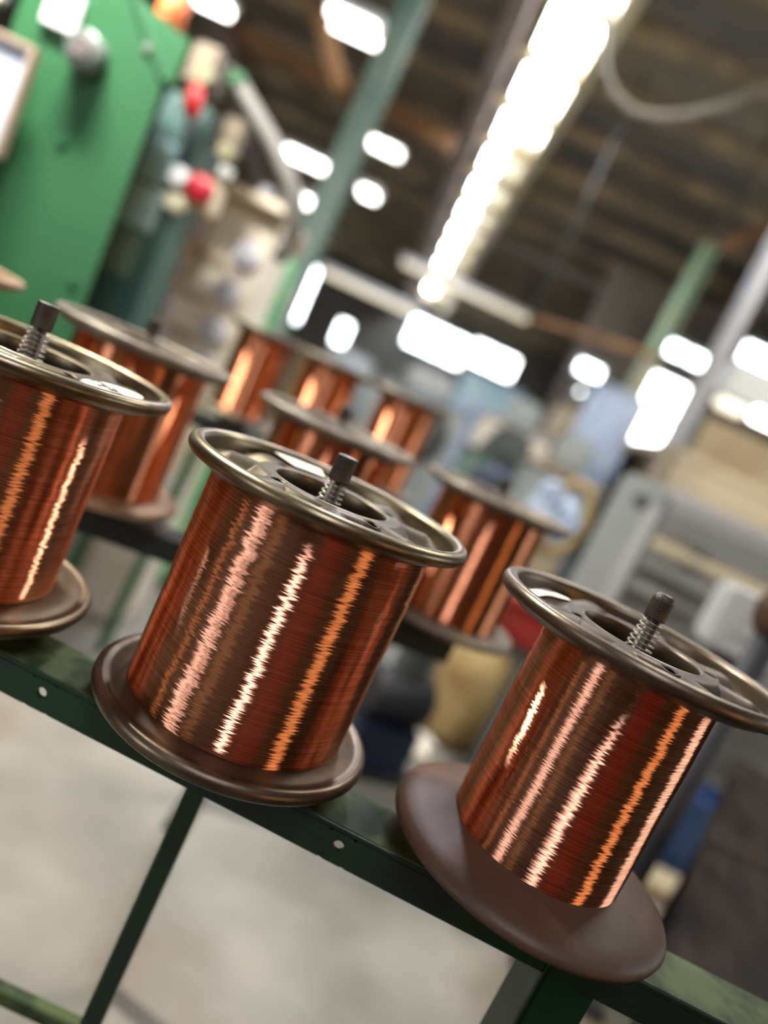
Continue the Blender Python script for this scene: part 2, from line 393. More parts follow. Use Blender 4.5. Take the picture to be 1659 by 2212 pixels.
def bottom_flange(mt, flat):
    if flat:   # shallow dished disc with a soft edge
        p = [(.046, .004), (.046, .024), (.060, .0235), (.085, .020), (.106, .0155), (.117, .0125), (.1225, .009), (.1250, .005), (.1240, .0015), (.1205, 0), (.112, .002), (.06, .004)]
    else:
        p = [(.046, .003), (.046, .0145), (.098, .0145), (.106, .0138), (.1105, .0128)]
        p += [(.1185 + .0065 * math.cos(t), .0068 + .0068 * math.sin(t)) for t in [math.radians(a) for a in range(125, -91, -18)]]
        p += [(.110, .001), (.06, .003)]
    return MB().lathe(p, 160, closed=True).mesh('bottom_flange', M[mt])
def winding(rb, rtp, H, mt, rows=40):
    z0, z1 = .0145, H - .0068; p = []
    for i in range(rows + 1):
        t = i / rows; p.append((rb + (rtp - rb) * t + .0003 * math.sin(11 * t) * math.sin(PI * t), z0 + (z1 - z0) * t))
    return MB().lathe([(.05, z0)] + p + [(.05, z1)], 160, closed=True).mesh('copper_winding', M[mt])
H = .2102
MESH_BARREL = None
def make_spool(label, loc, rz, rb, rtp, mats=('steel', 'steel', 'copper'), flat=False, group='copper wire spools on the racks', scale=1.0, hi=True):
    global MESH_BARREL
    t = thing('wire_spool', label, 'spool', loc, rz, group)
    key = ('tf', mats[0], hi)
    if key not in CACHE: CACHE[key] = top_flange(mats[0]) if hi else top_flange(mats[0], 144, 30, False)
    put('top_flange', CACHE[key], t, (0, 0, H + .006))
    key = ('bf', mats[1], flat)
    if key not in CACHE: CACHE[key] = bottom_flange(mats[1], flat)
    put('bottom_flange', CACHE[key], t)
    key = ('w', rb, rtp, mats[2])
    if key not in CACHE: CACHE[key] = winding(rb, rtp, H, mats[2])
    put('copper_winding', CACHE[key], t)
    if 'barrel' not in CACHE:
        b = MB().lathe([(.0475, .006), (.0475, H - .009), (.0495, H - .009), (.0495, .006)], 72, closed=True)
        CACHE['barrel'] = b.mesh('barrel', M['bore'])
    put('barrel', CACHE['barrel'], t)
    if scale != 1: t.scale = (scale, scale, 1)
    return t
CACHE = {}

# ------------------------------------------------------------------ racks
def knurled_cap(dome):
    r, h = .0090, .0225; seg, rows = 168, 44; vs = []; fs = []
    for i in range(rows + 1):
        z = h * i / rows
        for k in range(seg):
            th = 2 * PI * k / seg; u = th * 10; v = z / r * 10
            kn = abs(math.sin((u + v) / 1.0)) * abs(math.sin((u - v) / 1.0))
            rr = r - .0002 + .0005 * kn - (.0009 if i in (0,) else 0)
            if dome and z > h * .72: rr *= math.sqrt(max(.02, 1 - ((z - h * .72) / (h * .34)) ** 2))
            elif not dome and i == rows: rr *= .93
            vs.append((rr * math.cos(th), rr * math.sin(th), z))
    for i in range(rows):
        for k in range(seg):
            l = (k + 1) % seg; fs.append((i * seg + k, i * seg + l, (i + 1) * seg + l, (i + 1) * seg + k))
    fs += [tuple(range(seg))[::-1], tuple(rows * seg + k for k in range(seg))]
    return MB().add(vs, fs, True).mesh('knurled_cap', M['black'])
def spindle(rack, x, y, zr, ztop, capl, dome=False, detail=True):
    """rod fixed to the rail, seat collar under the spool, spring and knurled cap (rack-local)"""
    s = MB()
    s.cyl((0, 0, -.02), (0, 0, ztop - zr - .003), .0058, 16)
    s.cyl((0, 0, 0), (0, 0, .028), .038, 40, bev=.003)
    o = s.build('spindle', M['black'], rack, (x, y, zr))
    zc = ztop - zr - .0225
    key = ('cap', dome)
    if key not in CACHE: CACHE[key] = knurled_cap(dome)
    put('knurled_cap', CACHE[key], o, (0, 0, zc))
    if detail:
        if 'spring' not in CACHE:
            pts = []; turns = 15; n = turns * 28
            for i in range(n + 1):
                t = i / n; a = 2 * PI * turns * t
                rr = .0084 + .0022 * sstep(0, .4, t); pts.append((rr * math.cos(a), rr * math.sin(a), -.066 * t))
            CACHE['spring'] = MB().tube(pts, .00065, 8).mesh('spring', M['wire_spring'])
        put('spring', CACHE['spring'], o, (0, 0, zc))
    return o

def rail_mesh(x0, x1, wd, drop, mt, holes=(), slots=(), th=.005):
    """angle rail along local x: top plate and front lip with real drilled holes, as one mesh"""
    mb = MB()
    mb.box(((x0 + x1) / 2, 0, -th / 2), (x1 - x0, wd, th), bev=.0008)
    # front lip as strip with circular holes
    y = -wd / 2; z0, z1 = -drop, -th
    cuts = sorted(holes); xs = x0
    zc = -drop * .50; rr = .0048
    def quadstrip(a, b):
        mb.box(((a + b) / 2, y + th / 2, (z0 + z1) / 2), (b - a, th, z1 - z0))
    for h in cuts:
        quadstrip(xs, h - .012); n = 24
        inner, outer = [], []
        for k in range(n):
            t = 2 * PI * k / n + PI / n; cx, cz = math.cos(t), math.sin(t)
            inner.append((h + rr * cx, zc + rr * cz))
            q = max(abs(cx) / .012, cz / (z1 - zc) if cz > 0 else -cz / (zc - z0)); outer.append((h + cx / q, zc + cz / q))
        vs = []
        for yy in (y, y + th): vs += [(a, yy, b) for a, b in inner] + [(a, yy, b) for a, b in outer]
        fs = []
        for k in range(n):
            l = (k + 1) % n
            fs += [(k, l, n + l, n + k), (2 * n + k, 3 * n + k, 3 * n + l, 2 * n + l), (k, 2 * n + k, 2 * n + l, l)]
        mb.add(vs, fs); xs = h + .012
    quadstrip(xs, x1)
    return mb.mesh('rail', M[mt])

RZ = -.0705
rackA = thing('spool_rack', 'dark green angle-iron rack carrying the three sharp spools in front', 'rack', (0, 0, 0))
RA = (0.0, .599, .780)      # rail centre at x = 0
rail_e = MB(); ra = put('rail', rail_mesh(-.75, .85, .060, .033, 'rack', holes=(-.199, .085, .62)), rackA, RA); ra.rotation_euler = (0, 0, RZ)
# worn top skin of the rail, a paint layer that shows bare patches
rw = MB().box((.05, .0, .0006), (1.6, .0595, .0012)).build('worn_top', M['rack_worn'], ra)
def angle_leg(x, y, z1, a, b, rz, mt='rack', th=.005):
    mb = MB(); mb.box((0, -b / 2 + th / 2, z1 / 2), (a, th, z1), bev=.0008); mb.box((-a / 2 + th / 2, 0, z1 / 2), (th, b, z1), bev=.0008)
    return mb
o = angle_leg(0, 0, .775, .050, .046, 0).build('leg', M['rack'], rackA, (.297, .572, 0)); o.rotation_euler = (0, 0, .12)
MB().box((0, 0, .3875), (.019, .030, .775), bev=.002).build('leg', M['rack'], rackA, (-.049, .640, 0))
o = angle_leg(0, 0, .775, .045, .045, 0).build('leg', M['rack'], rackA, (-.72, .65, 0))
MB().bar((-.72, .652, .405), (-.052, .652, .405), .014, .018, bev=.002).build('crossbar', M['rack_worn'], rackA)
SPA = [(-.3356, .6286), (-.046, .6091), (.2371, .5953)]
TOPS = (.043, .0345, .0435)
for (x, y), h, dm in zip(SPA, TOPS, (False, False, True)):
    spindle(rackA, x, y, .780, CAMZ - .0932 + h, .0225, dm)
ZB = CAMZ - .0932 - H - .006
s_left = make_spool('copper wire spool at the left edge with a cream 33 sticker on its top flange', (*SPA[0], ZB), math.radians(17), .0865, .0885, ('steel', 'steel', 'copper'))
s_mid = make_spool('copper wire spool in the middle of the front rack with bronze-grey flanges', (*SPA[1], ZB), 0, .098, .0985, ('steel', 'steel_dark', 'copper'))
s_right = make_spool('copper wire spool at the right of the front rack with a chocolate brown lower flange', (*SPA[2], ZB), math.radians(-38), .0755, .0755, ('steel_dark', 'choc', 'copper'), flat=True)

def on_web(parent, rz0, pts, th, mt, name, lift=.0012):
    """a paper label that follows the pressed web; pts = grid function (u,v)->(x,y) in flange axes"""
    vs = []; n, mrow = 24, 10; fs = []
    for i in range(n + 1):
        for j in range(mrow + 1):
            x, y = pts(i / n, j / mrow); r, t = math.hypot(x, y), math.atan2(y, x)
            vs.append((x, y, H + .006 + th(r, t) + lift))
    for i in range(n):
        for j in range(mrow): a = i * (mrow + 1) + j; fs.append((a, a + 1, a + mrow + 2, a + mrow + 1))
    o = MB().add(vs, fs, True).build(name, M[mt], parent)
    md = o.modifiers.new('thick', 'SOLIDIFY'); md.thickness = .0005; md.offset = 0
    return o
def oval(cx, cy, ax, ay, rot):
    def f(u, v):
        u, v = u * 2 - 1, v * 2 - 1
        x, y = ax * u * math.sqrt(1 - v * v * .5), ay * v * math.sqrt(1 - u * u * .5)
        return cx + x * math.cos(rot) - y * math.sin(rot), cy + x * math.sin(rot) + y * math.cos(rot)
    return f
# cream 33 sticker bridging two spokes of the left spool (local axes)
LA = math.radians(17)
def loc(x, y, a): return (x * math.cos(a) + y * math.sin(a), -x * math.sin(a) + y * math.cos(a))
wx, wy = .088, -.024
cx, cy = loc(wx, wy, LA)
st = on_web(s_left, 0, oval(cx, cy, .036, .0175, math.radians(78) - LA), lambda r, t: .0016, 'label', 'sticker')
def lettering(parent, body, size, x, y, z, rot, mt='ink'):
    cu = bpy.data.curves.new('lettering', 'FONT'); cu.body = body; cu.size = size; cu.extrude = .00012; cu.offset = .0004; cu.align_x = 'CENTER'; cu.align_y = 'CENTER'
    o = bpy.data.objects.new('lettering_source', cu); COL.objects.link(o)
    bpy.context.view_layer.update(); dg = bpy.context.evaluated_depsgraph_get()
    me = bpy.data.meshes.new_from_object(o.evaluated_get(dg)); bpy.data.objects.remove(o); me.materials.clear(); me.materials.append(M[mt])
    t = put('lettering', me, parent, (x, y, z)); t.rotation_euler = (0, 0, rot); return t
for tx, ty in ((.082, -.026), (.0935, -.036)):
    lx, ly = loc(tx, ty, LA); lettering(st, '3', .034, lx, ly, H + .006 + .0033, math.radians(90) - LA)
# papers on the other two
on_web(s_mid, 0, lambda u, v: ((.064 + .040 * v) * math.cos(math.radians(133 - 28 * u)), (.064 + .040 * v) * math.sin(math.radians(133 - 28 * u))), lambda r, t: .0006, 'label', 'paper_label')
RA_ = math.radians(-38)
def torn(u, v):
    x = -.101 + .042 * u; y = .028 + .004 * u + (.011 + .003 * math.sin(9 * u) - .006 * u) * (v - .5)
    return loc(x, y, RA_)
on_web(s_right, 0, torn, web_z, 'label', 'torn_label')

# second rack, behind
BX = [(-.680, .935), (-.397, 1.019), (-.115, 1.102), (.159, 1.185)]
ZTB = CAMZ - .0745; ZBB = ZTB - H - .006; ZRB = ZBB - .027
AB = math.atan2(.083, .28)
rackB = thing('spool_rack', 'near-black rack of the second row, behind the front spools', 'rack')
ob = put('rail', rail_mesh(-.55, .385, .060, .036, 'rack_far'), rackB, (-.18, 1.083, ZRB)); ob.rotation_euler = (0, 0, AB)
for (lx_, ly_) in ((-.086, 1.111), (-.66, .941)):
    MB().box((0, 0, (ZRB - .006) / 2), (.026, .03, ZRB - .006), bev=.002).build('leg', M['rack'], rackB, (lx_, ly_, 0))
for x, y in BX: spindle(rackB, x, y, ZRB, ZTB + .036, .0225, False, detail=False)
make_spool('blurred copper spool whose flange tip shows at the far left edge', (*BX[0], ZBB), .3, .088, .088, ('cream_flange' if 0 else 'tan_steel', 'tan_steel', 'copper_dull'), hi=False)
make_spool('copper spool with tan flanges behind the left front spool', (*BX[1], ZBB), .7, .092, .092, ('dusty', 'tan_steel', 'copper_dull'), hi=False)
make_spool('copper spool half hidden behind the middle front spool', (*BX[2], ZBB), .1, .091, .091, ('dusty', 'dusty', 'copper_dull'), hi=False)
make_spool('copper spool seen whole between the middle and right front spools', (*BX[3], ZBB), .5, .090, .090, ('dusty', 'dusty', 'copper_dull'), hi=False)
# third rack with narrow spools
CX = [(-.430, 1.78), (-.245, 1.72), (-.050, 1.655)]
ZBC = .915; ZRC = ZBC - .027
rackC = thing('spool_rack', 'dark rack of the third row with narrow spools, under the steel column', 'rack')
oc = put('rail', rail_mesh(-.36, .36, .05, .04, 'rack_far'), rackC, (-.22, 1.723, ZRC)); oc.rotation_euler = (0, 0, math.atan2(-.12, .408))
for lx_, ly_ in ((-.131, 1.697),):
    MB().box((0, 0, (ZRC - .006) / 2), (.042, .042, ZRC - .006), bev=.002).build('leg', M['rack_far'], rackC, (lx_, ly_, 0))
    MB().box((0, 0, .01), (.05, .3, .02), bev=.003).build('foot', M['rack_far'], rackC, (lx_, ly_, 0))
for x, y in CX: spindle(rackC, x, y, ZRC, ZBC + .225, .0225, False, detail=False)
for (x, y), lb in zip(CX, ('narrow copper spool of the third row, leftmost, below the bright green guard', 'narrow copper spool of the third row, the middle one', 'narrow copper spool of the third row, rightmost and nearest')):
    make_spool(lb, (x, y, ZBC), .2, .088, .088, ('dusty', 'dusty', 'copper_dull'), scale=.76, hi=False)
# brown ball-topped post at the right edge
t = thing('ball_post', 'dark post with a brown rounded top just entering at the right edge', 'post', (.712, 1.30, 0))
MB().cyl((0, 0, 0), (0, 0, .02), .09, 28, bev=.003).build('base_plate', M['rubber'], t)
MB().cyl((0, 0, .02), (0, 0, 1.03), .024, 20).build('pole', M['rubber'], t)
MB().lathe([(.020, 1.01), (.034, 1.022), (.042, 1.045), (.044, 1.065), (.038, 1.09), (.024, 1.105), (.001, 1.111)], 32).build('rounded_top', M['choc'], t)

# ------------------------------------------------------------------ left: green machine and its neighbours
g = thing('green_machine', 'big green enamelled machine cabinet at the upper left', 'machine', (0, 0, 0))
def tapered(poly, y0, y1, x1):
    n = len(poly); k = (lambda x: x if x < -1.2 else x + (x1 - poly[1][0]))
    vs = [(x, y0, z) for x, z in poly] + [(k(x), y1, z) for x, z in poly]
    return MB().add(vs, [tuple(range(n)), tuple(range(2 * n - 1, n - 1, -1))] + [(i, i + n, (i + 1) % n + n, (i + 1) % n) for i in range(n)])
tapered([(-1.24, 0), (-.840, 0), (-.868, 1.548), (-1.012, 1.70), (-1.24, 1.70)], 1.75, 2.02, -.990).build('housing', M['green'], g)
tapered([(-1.012, 1.70), (-.868, 1.548), (-.866, 1.66)], 1.79, 2.02, -1.05).build('corner_plate', M['green'], g)
MB().bar((-1.012, 1.748, 1.70), (-.866, 1.748, 1.546), .006, .02, bev=.002).build('corner_seam', M['green_dk'], g)
b = MB().cyl((-1.042, 1.75, 1.525), (-1.042, 1.70, 1.525), .043, 36, bev=.006).build('push_button', M['knob'], g)
MB().cyl((-1.042, 1.70, 1.525), (-1.042, 1.692, 1.525), .026, 30, bev=.003).build('button_face', M['knob2'], b)
for x, z in ((-.93, 1.596), (-1.04, 1.33), (-.90, 1.05)):
    MB().cyl((x, 1.75, z), (x, 1.744, z), .011, 16, bev=.002).build('screw', M['green' if z < 1.5 else 'knob'], g)
for sx_ in (-1.2, -.9): MB().box((sx_, 1.9, .02), (.06, .2, .04), bev=.004).build('foot', M['rubber'], g)
c_ = MB().box((0, 0, 0), (.082, .014, .082), bev=.003).build('white_card', M['white'], None, (-1.135, 1.742, 1.590)); tag(c_, 'small white card on the green machine above the push button', 'card')
nb = thing('notice_board', 'white sheet in a tan wooden frame hung on the green machine', 'notice board', (-1.210, 1.69, 1.355), 0)
MB().box((0, 0, 0), (.15, .012, .222), bev=.002).build('sheet', M['paper'], nb)
fr = MB()
fr.box((.081, 0, 0), (.014, .03, .25), bev=.003).box((-.081, 0, 0), (.014, .03, .25), bev=.003).box((0, 0, .118), (.15, .03, .014), bev=.003).box((0, 0, -.118), (.15, .03, .014), bev=.003)
fr.build('frame', M['wood_edge'], nb)
for s in (-1, 1): MB().cyl((s * .05, .01, .1), (s * .05, .0595, .1), .005, 10).build('stand_off', M['grey_dk'], nb)
o = thing('gauge', 'round cream gauge behind the notice board at the left edge', 'gauge', (-1.42, 1.9, 1.60))
MB().cyl((0, 0, 0), (0, -.02, 0), .034, 28, bev=.004).build('dial', M['cream'], o)
MB().cyl((0, .02, 0), (0, 0, 0), .038, 28, bev=.004).build('case', M['grey_dk'], o)
MB().cyl((0, .01, -.03), (0, .01, -1.6), .012, 12).build('pipe', M['grey_dk'], o)
MB().cyl((0, .01, -1.6), (0, .01, -1.585), .05, 20).build('pipe_foot', M['grey_dk'], o)

tm = thing('teal_machine', 'narrow teal machine column beside the green cabinet with a red-gripped lever', 'machine')
MB().box((-.965, 2.2, .815), (.135, .18, 1.63), bev=.012).build('column', M['teal'], tm)
MB().box((-.985, 2.105, 1.435), (.09, .012, .12), bev=.004).build('cover_plate', M['pale_blue'], tm)
MB().box((-.980, 2.104, 1.305), (.10, .014, .12), bev=.004).build('cover_plate', M['pale_blue'], tm)
MB().box((-.985, 2.106, 1.17), (.08, .01, .13), bev=.004).build('cover_plate', M['teal_dk'], tm)
MB().box((-.965, 2.15, 1.715), (.09, .09, .12), bev=.012).build('cap_box', M['dusty'], tm)
MB().cyl((-.945, 2.1, 1.69), (-.945, 2.085, 1.69), .03, 24, bev=.004).build('olive_disc', M['olive'], tm)
lv = MB().tube([(-.895, 2.1, 1.41), (-.905, 2.08, 1.47), (-.912, 2.06, 1.52), (-.919, 2.05, 1.570)], .010, 12).build('lever', M['rubber'], tm)
MB().lathe([(.008, 0), (.022, .012), (.025, .04), (.022, .07), (.008, .088)], 24, (-.918, 2.05, 1.562), axis=(-.15, 0, 1)).build('grip', M['red'], lv)
kn = MB().cyl((-.900, 2.12, 1.415), (-.900, 2.06, 1.415), .028, 28, bev=.006).build('white_knob', M['white'], tm)
MB().cyl((-.893, 2.12, 1.352), (-.893, 2.075, 1.352), .028, 28, bev=.006).build('cream_knob', M['cream'], tm)
MB().lathe([(.012, 0), (.014, .03), (.040, .036), (.042, .05), (.030, .06), (.008, .063)], 28, (-.838, 2.13, 1.41), axis=(0, -1, 0)).build('stop_button', M['red_dk'], tm)
MB().box((-.86, 2.18, 1.41), (.1, .08, .09), bev=.01).build('switch_box', M['beige'], tm)
MB().box((-.86, 2.22, 1.60), (.07, .05, .10), bev=.008).build('terminal_block', M['dusty'], tm)
MB().cyl((-.83, 2.18, 1.54), (-.83, 2.13, 1.54), .026, 20, bev=.004).build('olive_cap', M['olive'], tm)
MB().bar((-1.08, 2.27, 1.74), (-.91, 2.29, 1.775), .035, .04, bev=.005).build('arm', M['green'], tm)
pts = [Vector(q) for q in ((-1.0, 2.3, 1.78), (-.955, 2.3, 1.772), (-.917, 2.3, 1.755), (-.858, 2.3, 1.713), (-.774, 2.3, 1.657), (-.691, 2.3, 1.583), (-.64, 2.31, 1.53), (-.62, 2.35, 1.45), (-.63, 2.385, 1.40), (-.65, 2.395, 1.36))]
MB().tube(pts, .026, 14).build('hose', M['hose'], tm)

bp_ = thing('dial_panel', 'beige control panel with two columns of pale round dials', 'control panel')
MB().box((-.835, 2.55, .74), (.31, .28, 1.48), bev=.012).build('cabinet', M['beige'], bp_)
MB().box((-.835, 2.52, 1.497), (.34, .34, .035), bev=.008).build('top_ledge', M['beige'], bp_)
for x, z in ((-.945, 1.34), (-.958, 1.21), (-.950, 1.09), (-.945, .98), (-.745, 1.33), (-.755, 1.20), (-.748, 1.07), (-.745, .95)):
    d = MB().cyl((x, 2.412, z), (x, 2.385, z), .043, 28, bev=.006).build('dial', M['lav'], bp_)
    MB().cyl((x, 2.386, z), (x, 2.372, z), .016, 16, bev=.003).build('dial_knob', M['grey_lt'], d)
for z in (1.275, 1.145, 1.02): MB().box((-.85, 2.408, z), (.10, .010, .03), bev=.003).build('name_strip', M['tan'], bp_)
for x, c in ((-.93, 'grey_lt'), (-.78, 'lav'), (-.72, 'grey_lt')):
    MB().cyl((x, 2.46, 1.513), (x, 2.46, 1.56), .024, 20, bev=.004).build('terminal', M[c], bp_)
MB().box((-1.02, 2.45, 1.19), (.05, .08, .06), bev=.008).build('side_switch', M['tan'], bp_)
MB().box((-1.015, 2.45, 1.02), (.05, .08, .08), bev=.008).build('side_switch', M['rust'], bp_)

gg = thing('machine_guard', 'bright green upright guard in front of the dark teal column', 'guard')
MB().box((-.79, 3.02, .73), (.085, .12, 1.46), bev=.02).build('guard_body', M['green_br'], gg)
MB().box((-.765, 2.955, 1.34), (.026, .012, .16), bev=.004).build('white_strip', M['white'], gg)
MB().box((-.845, 3.02, 1.25), (.03, .1, .40), bev=.006).build('blue_edge', M['pale_blue'], gg)
MB().cyl((-.785, 3.0, 1.46), (-.785, 3.0, 1.53), .032, 20, bev=.008).build('orange_cap', M['orange'], gg)
MB().box((-.79, 3.02, .02), (.18, .2, .04), bev=.005).build('foot', M['green_dk'], gg)
o = thing('orange_can', 'small orange can on a bracket above the green machine corner', 'can', (-.985, 1.9, 1.70))
MB().cyl((0, 0, .0), (0, 0, .085), .035, 24, bev=.005).build('can_body', M['orange'], o)
MB().cyl((0, 0, .085), (0, 0, .10), .018, 18, bev=.003).build('can_lid', M['cream'], o)

co = thing('steel_column', 'teal-painted steel roof column left of the skylight', 'column')
for s in (-1, 1): MB().box((-.955, 4.0 + s * .055, roof(4) / 2 - .06), (.13, .012, roof(4) - .12), bev=.002).build('column_flange', M['teal_dk'], co)
MB().box((-.955, 4.0, roof(4) / 2 - .06), (.012, .10, roof(4) - .12)).build('column_web', M['teal_dk'], co)
MB().box((-.955, 4.0, .01), (.24, .24, .02), bev=.003).build('base_plate', M['teal_dk'], co)
br = thing('roof_brace', 'tan diagonal timber brace at the top between the lamps', 'brace')
MB().bar((-1.98, 4.6, 3.44), (-1.28, 4.6, 2.62), .05, .11, bev=.006).build('timber', M['rust'], br)
MB().bar((-1.98, 4.6, 3.40), (-1.98, 4.6, roof(4.6) - .01), .06, .06, bev=.006).build('hanger', M['rafter'], br)
for (nm, a, b_, wd_, mt_, lb) in (
    ('tie_beam', (-2.6, 6.0, 3.14), (-.72, 6.0, 3.07), .15, 'rust', 'brown timber tie beam crossing left of the skylight'),
    ('service_pipe', (-.57, 8.3, 3.13), (2.28, 8.3, 3.13), .075, 'rafter', 'grey-brown service pipe crossing right of the skylight'),
    ('cross_rail', (.33, 5.05, 1.98), (1.22, 5.05, 2.10), .05, 'rust', 'reddish cross rail left of the pale green post')):
    t = thing(nm, lb, 'beam')
    MB().bar(a, b_, wd_ * .7, wd_, bev=.012).build('bar', M[mt_], t)
    for q in (a, b_):
        MB().cyl((q[0] * .98 + .02 * (a[0] + b_[0]) / 2, q[1], q[2]), (q[0] * .98 + .02 * (a[0] + b_[0]) / 2, q[1], roof(q[1])), .012, 10).build('hanger', M['grey_dk'], t)
cb = thing('conduit', 'drooping grey conduit right of the skylight top', 'cable')
pts = []
P4 = [(-.05, 3.28), (.06, 3.05), (.16, 2.955), (.28, 2.92), (.40, 2.945), (.53, 3.01), (.68, 3.12), (.86, 3.31), (1.05, 3.50), (1.25, 3.70)]
for i in range(len(P4) - 1):
    for k in range(5):
        t_ = k / 5; pts.append((P4[i][0] * (1 - t_) + P4[i + 1][0] * t_, 4.0, P4[i][1] * (1 - t_) + P4[i + 1][1] * t_))
MB().tube(pts, .022, 12).build('cable', M['cable'], cb)
for x, z in ((-.05, 3.28), (1.22, 3.67)):
    MB().cyl((x, 4.0, z), (x, 4.0, roof(4) - .005), .014, 10).build('hanger', M['cable'], cb)

# ------------------------------------------------------------------ right side
gp = thing('green_post', 'pale green post with an orange bracket arm at the right', 'post', (1.20, 5.28, 0))
MB().cyl((0, 0, 0), (.047, 0, 2.95), .064, 24, bev=.004).build('pole', M['seafoam'], gp)
MB().bar((.035, 0, 2.93), (.58, 0, 3.36), .07, .08, bev=.01).build('bracket_arm', M['rust'], gp)
MB().bar((.03, -.08, 1.80), (.034, -.08, 2.08), .06, .09, bev=.01).build('collar', M['tan'], gp)
MB().box((0, 0, .01), (.22, .22, .02), bev=.003).build('base_plate', M['seafoam'], gp)
gp = thing('grey_post', 'grey steel post leaning into frame at the right, nearer than the green one', 'post', (1.02, 3.3, 0))
MB().cyl((0, 0, 0), (0, 0, roof(3.3) - .11), .040, 24, bev=.004).build('pole', M['greypole'], gp)
MB().cyl((0, 0, .9), (0, 0, 1.45), .048, 24, bev=.006).build('sleeve', M['dusty'], gp)
MB().box((0, 0, .01), (.2, .2, .02), bev=.003).build('base_plate', M['greypole'], gp)

def machine(name, label, cat, x, y, wd, dp, h, mt, mt2, rz=0.0, door=True, legs=True, head=None, group=None, top=True):
    t = thing(name, label, cat, (x, y, 0), rz, group)
    z0 = .06 if legs else 0
    MB().box((0, dp / 2, (h + z0) / 2), (wd, dp, h - z0), bev=.015).build('body', M[mt], t)
    if legs:
        for a in (-1, 1):
            for b in (.12, .88): MB().box((a * wd * .4, dp * b, .03), (.05, .05, .06), bev=.004).build('foot', M['rubber'], t)
    if door:
        d = MB().box((0, -.008, h * .55), (wd * .78, .016, h * .6), bev=.005).build('door', M[mt2], t)
        MB().cyl((wd * .28, -.016, h * .6), (wd * .28, -.045, h * .6), .012, 14, bev=.003).build('handle', M['grey_dk'], d)
    if top: MB().box((0, dp / 2, h + .012), (wd * 1.04, dp * 1.04, .024), bev=.006).build('top_plate', M[mt2], t)
    if head: head(t, wd, dp, h)
    return t
t = machine('grey_cabinet', 'tall plain grey cabinet with a small round hole behind the right front spool', 'cabinet', .655, 2.13, .152, .30, 1.215, 'grey', 'grey', rz=-.30, door=False, top=False)
MB().cyl((0, .0, 1.15), (0, -.006, 1.15), .022, 24, bev=.002).build('hole_ring', M['grey_dk'], t)
MB().box((.045, -.004, .6), (.035, .008, 1.1), bev=.002).build('edge_strip', M['grey_lt'], t)

mb_ = thing('machine_bed', 'grey machine bed with long horizontal rails at the right', 'machine', (1.35, 2.62, 0), -.06)
MB().box((0, .30, .80), (.95, .5, .40), bev=.012).build('body', M['grey'], mb_)
for z, d_, c in ((1.20, .06, 'grey_lt'), (1.13, .10, 'grey'), (1.045, .035, 'cream'), (.97, .06, 'grey'), (.88, .04, 'grey_lt')):
    MB().box((0, .02, z), (1.0, .06, d_), bev=.006).build('rail', M[c], mb_)
for x in (-.46, -.24, .42): MB().box((x, .07, .62), (.07, .05, 1.22), bev=.006).build('upright', M['grey'], mb_)
MB().box((0, .30, 1.235), (1.0, .5, .025), bev=.006).build('table_top', M['grey_lt'], mb_)
tb = thing('tan_bench', 'broad tan bench top at the far right', 'bench', (1.75, 3.45, 0))
MB().box((0, .45, 1.44), (1.35, .9, .05), bev=.01).build('bench_top', M['tan'], tb)
MB().box((0, .02, 1.20), (1.3, .04, .44), bev=.008).build('apron', M['tan'], tb)
MB().box((.16, .86, 1.62), (1.0, .04, .32), bev=.008).build('back_board', M['tan'], tb)
MB().box((-.25, -.005, 1.23), (.30, .015, .10), bev=.006).build('drawer_front', M['rust'], tb)
for a in (-.6, .6):
    for b in (.08, .82): MB().box((a, b, .71), (.07, .07, 1.42), bev=.006).build('leg', M['dwood'], tb)
sl = thing('strip_lamp_hood', 'grey hood with a lit strip lamp over the tan bench', 'lamp', (1.74, 3.95, 0), 0.0)
MB().box((0, .05, 1.93), (.90, .28, .20), bev=.02).build('hood', M['grey_lt'], sl)
MB().box((-.36, -.06, 1.80), (.16, .05, .055), bev=.012).build('lamp_tube', M['tube_warm'], sl)
MB().box((.0, -.06, 1.82), (.50, .05, .065), bev=.012).build('lamp_tube', M['tube'], sl)
for a in (-.40, .40): MB().box((a, .12, 1.66), (.03, .03, .385)).build('support', M['grey_dk'], sl)
t = thing('control_box', 'pale grey box on a dark stand at the right edge behind the front spool', 'box', (.86, 1.62, 0), -.2)
MB().box((0, .08, .985), (.17, .16, .15), bev=.01).build('box_body', M['grey_lt'], t)
MB().box((0, .0, 1.0), (.11, .008, .08), bev=.003).build('box_lid', M['grey_lt'], t)
MB().box((0, .08, .455), (.10, .10, .91), bev=.006).build('stand', M['rubber'], t)
MB().box((0, .08, .01), (.24, .2, .02), bev=.004).build('base_plate', M['rubber'], t)

# clutter of machines down the hall
def head_wheel(c1, c2):
    def f(t, wd, dp, h):
        MB().lathe([(.02, 0), (wd * .36, .006), (wd * .40, .03), (wd * .30, .05), (.02, .06)], 28, (0, -.01, h * .84), axis=(0, -1, 0)).build('hand_wheel', M[c1], t)
        MB().box((0, dp * .4, h + .10), (wd * .5, dp * .5, .16), bev=.03).build('motor_head', M[c2], t)
    return f
machine('blue_cabinet', 'pale blue-grey cabinet left of the bright right-hand window', 'cabinet', 1.03, 4.55, .30, .3, 1.72, 'bluegrey', 'bluegrey')
machine('blue_cabinet', 'light blue cabinet far down the hall under the big windows', 'cabinet', .40, 6.6, .55, .4, 1.62, 'pale_blue', 'bluegrey')
machine('winding_machine', 'tan winding machine with a wheel, right of the far windows', 'machine', 1.05, 5.58, .36, .34, 1.60, 'tan', 'tan', head=head_wheel('dusty', 'dusty'))
machine('winding_machine', 'grey-beige winding machine with wheel, centre of the hall', 'machine', .50, 4.3, .42, .4, 1.26, 'beige', 'grey_lt', head=head_wheel('grey_dk', 'grey'))
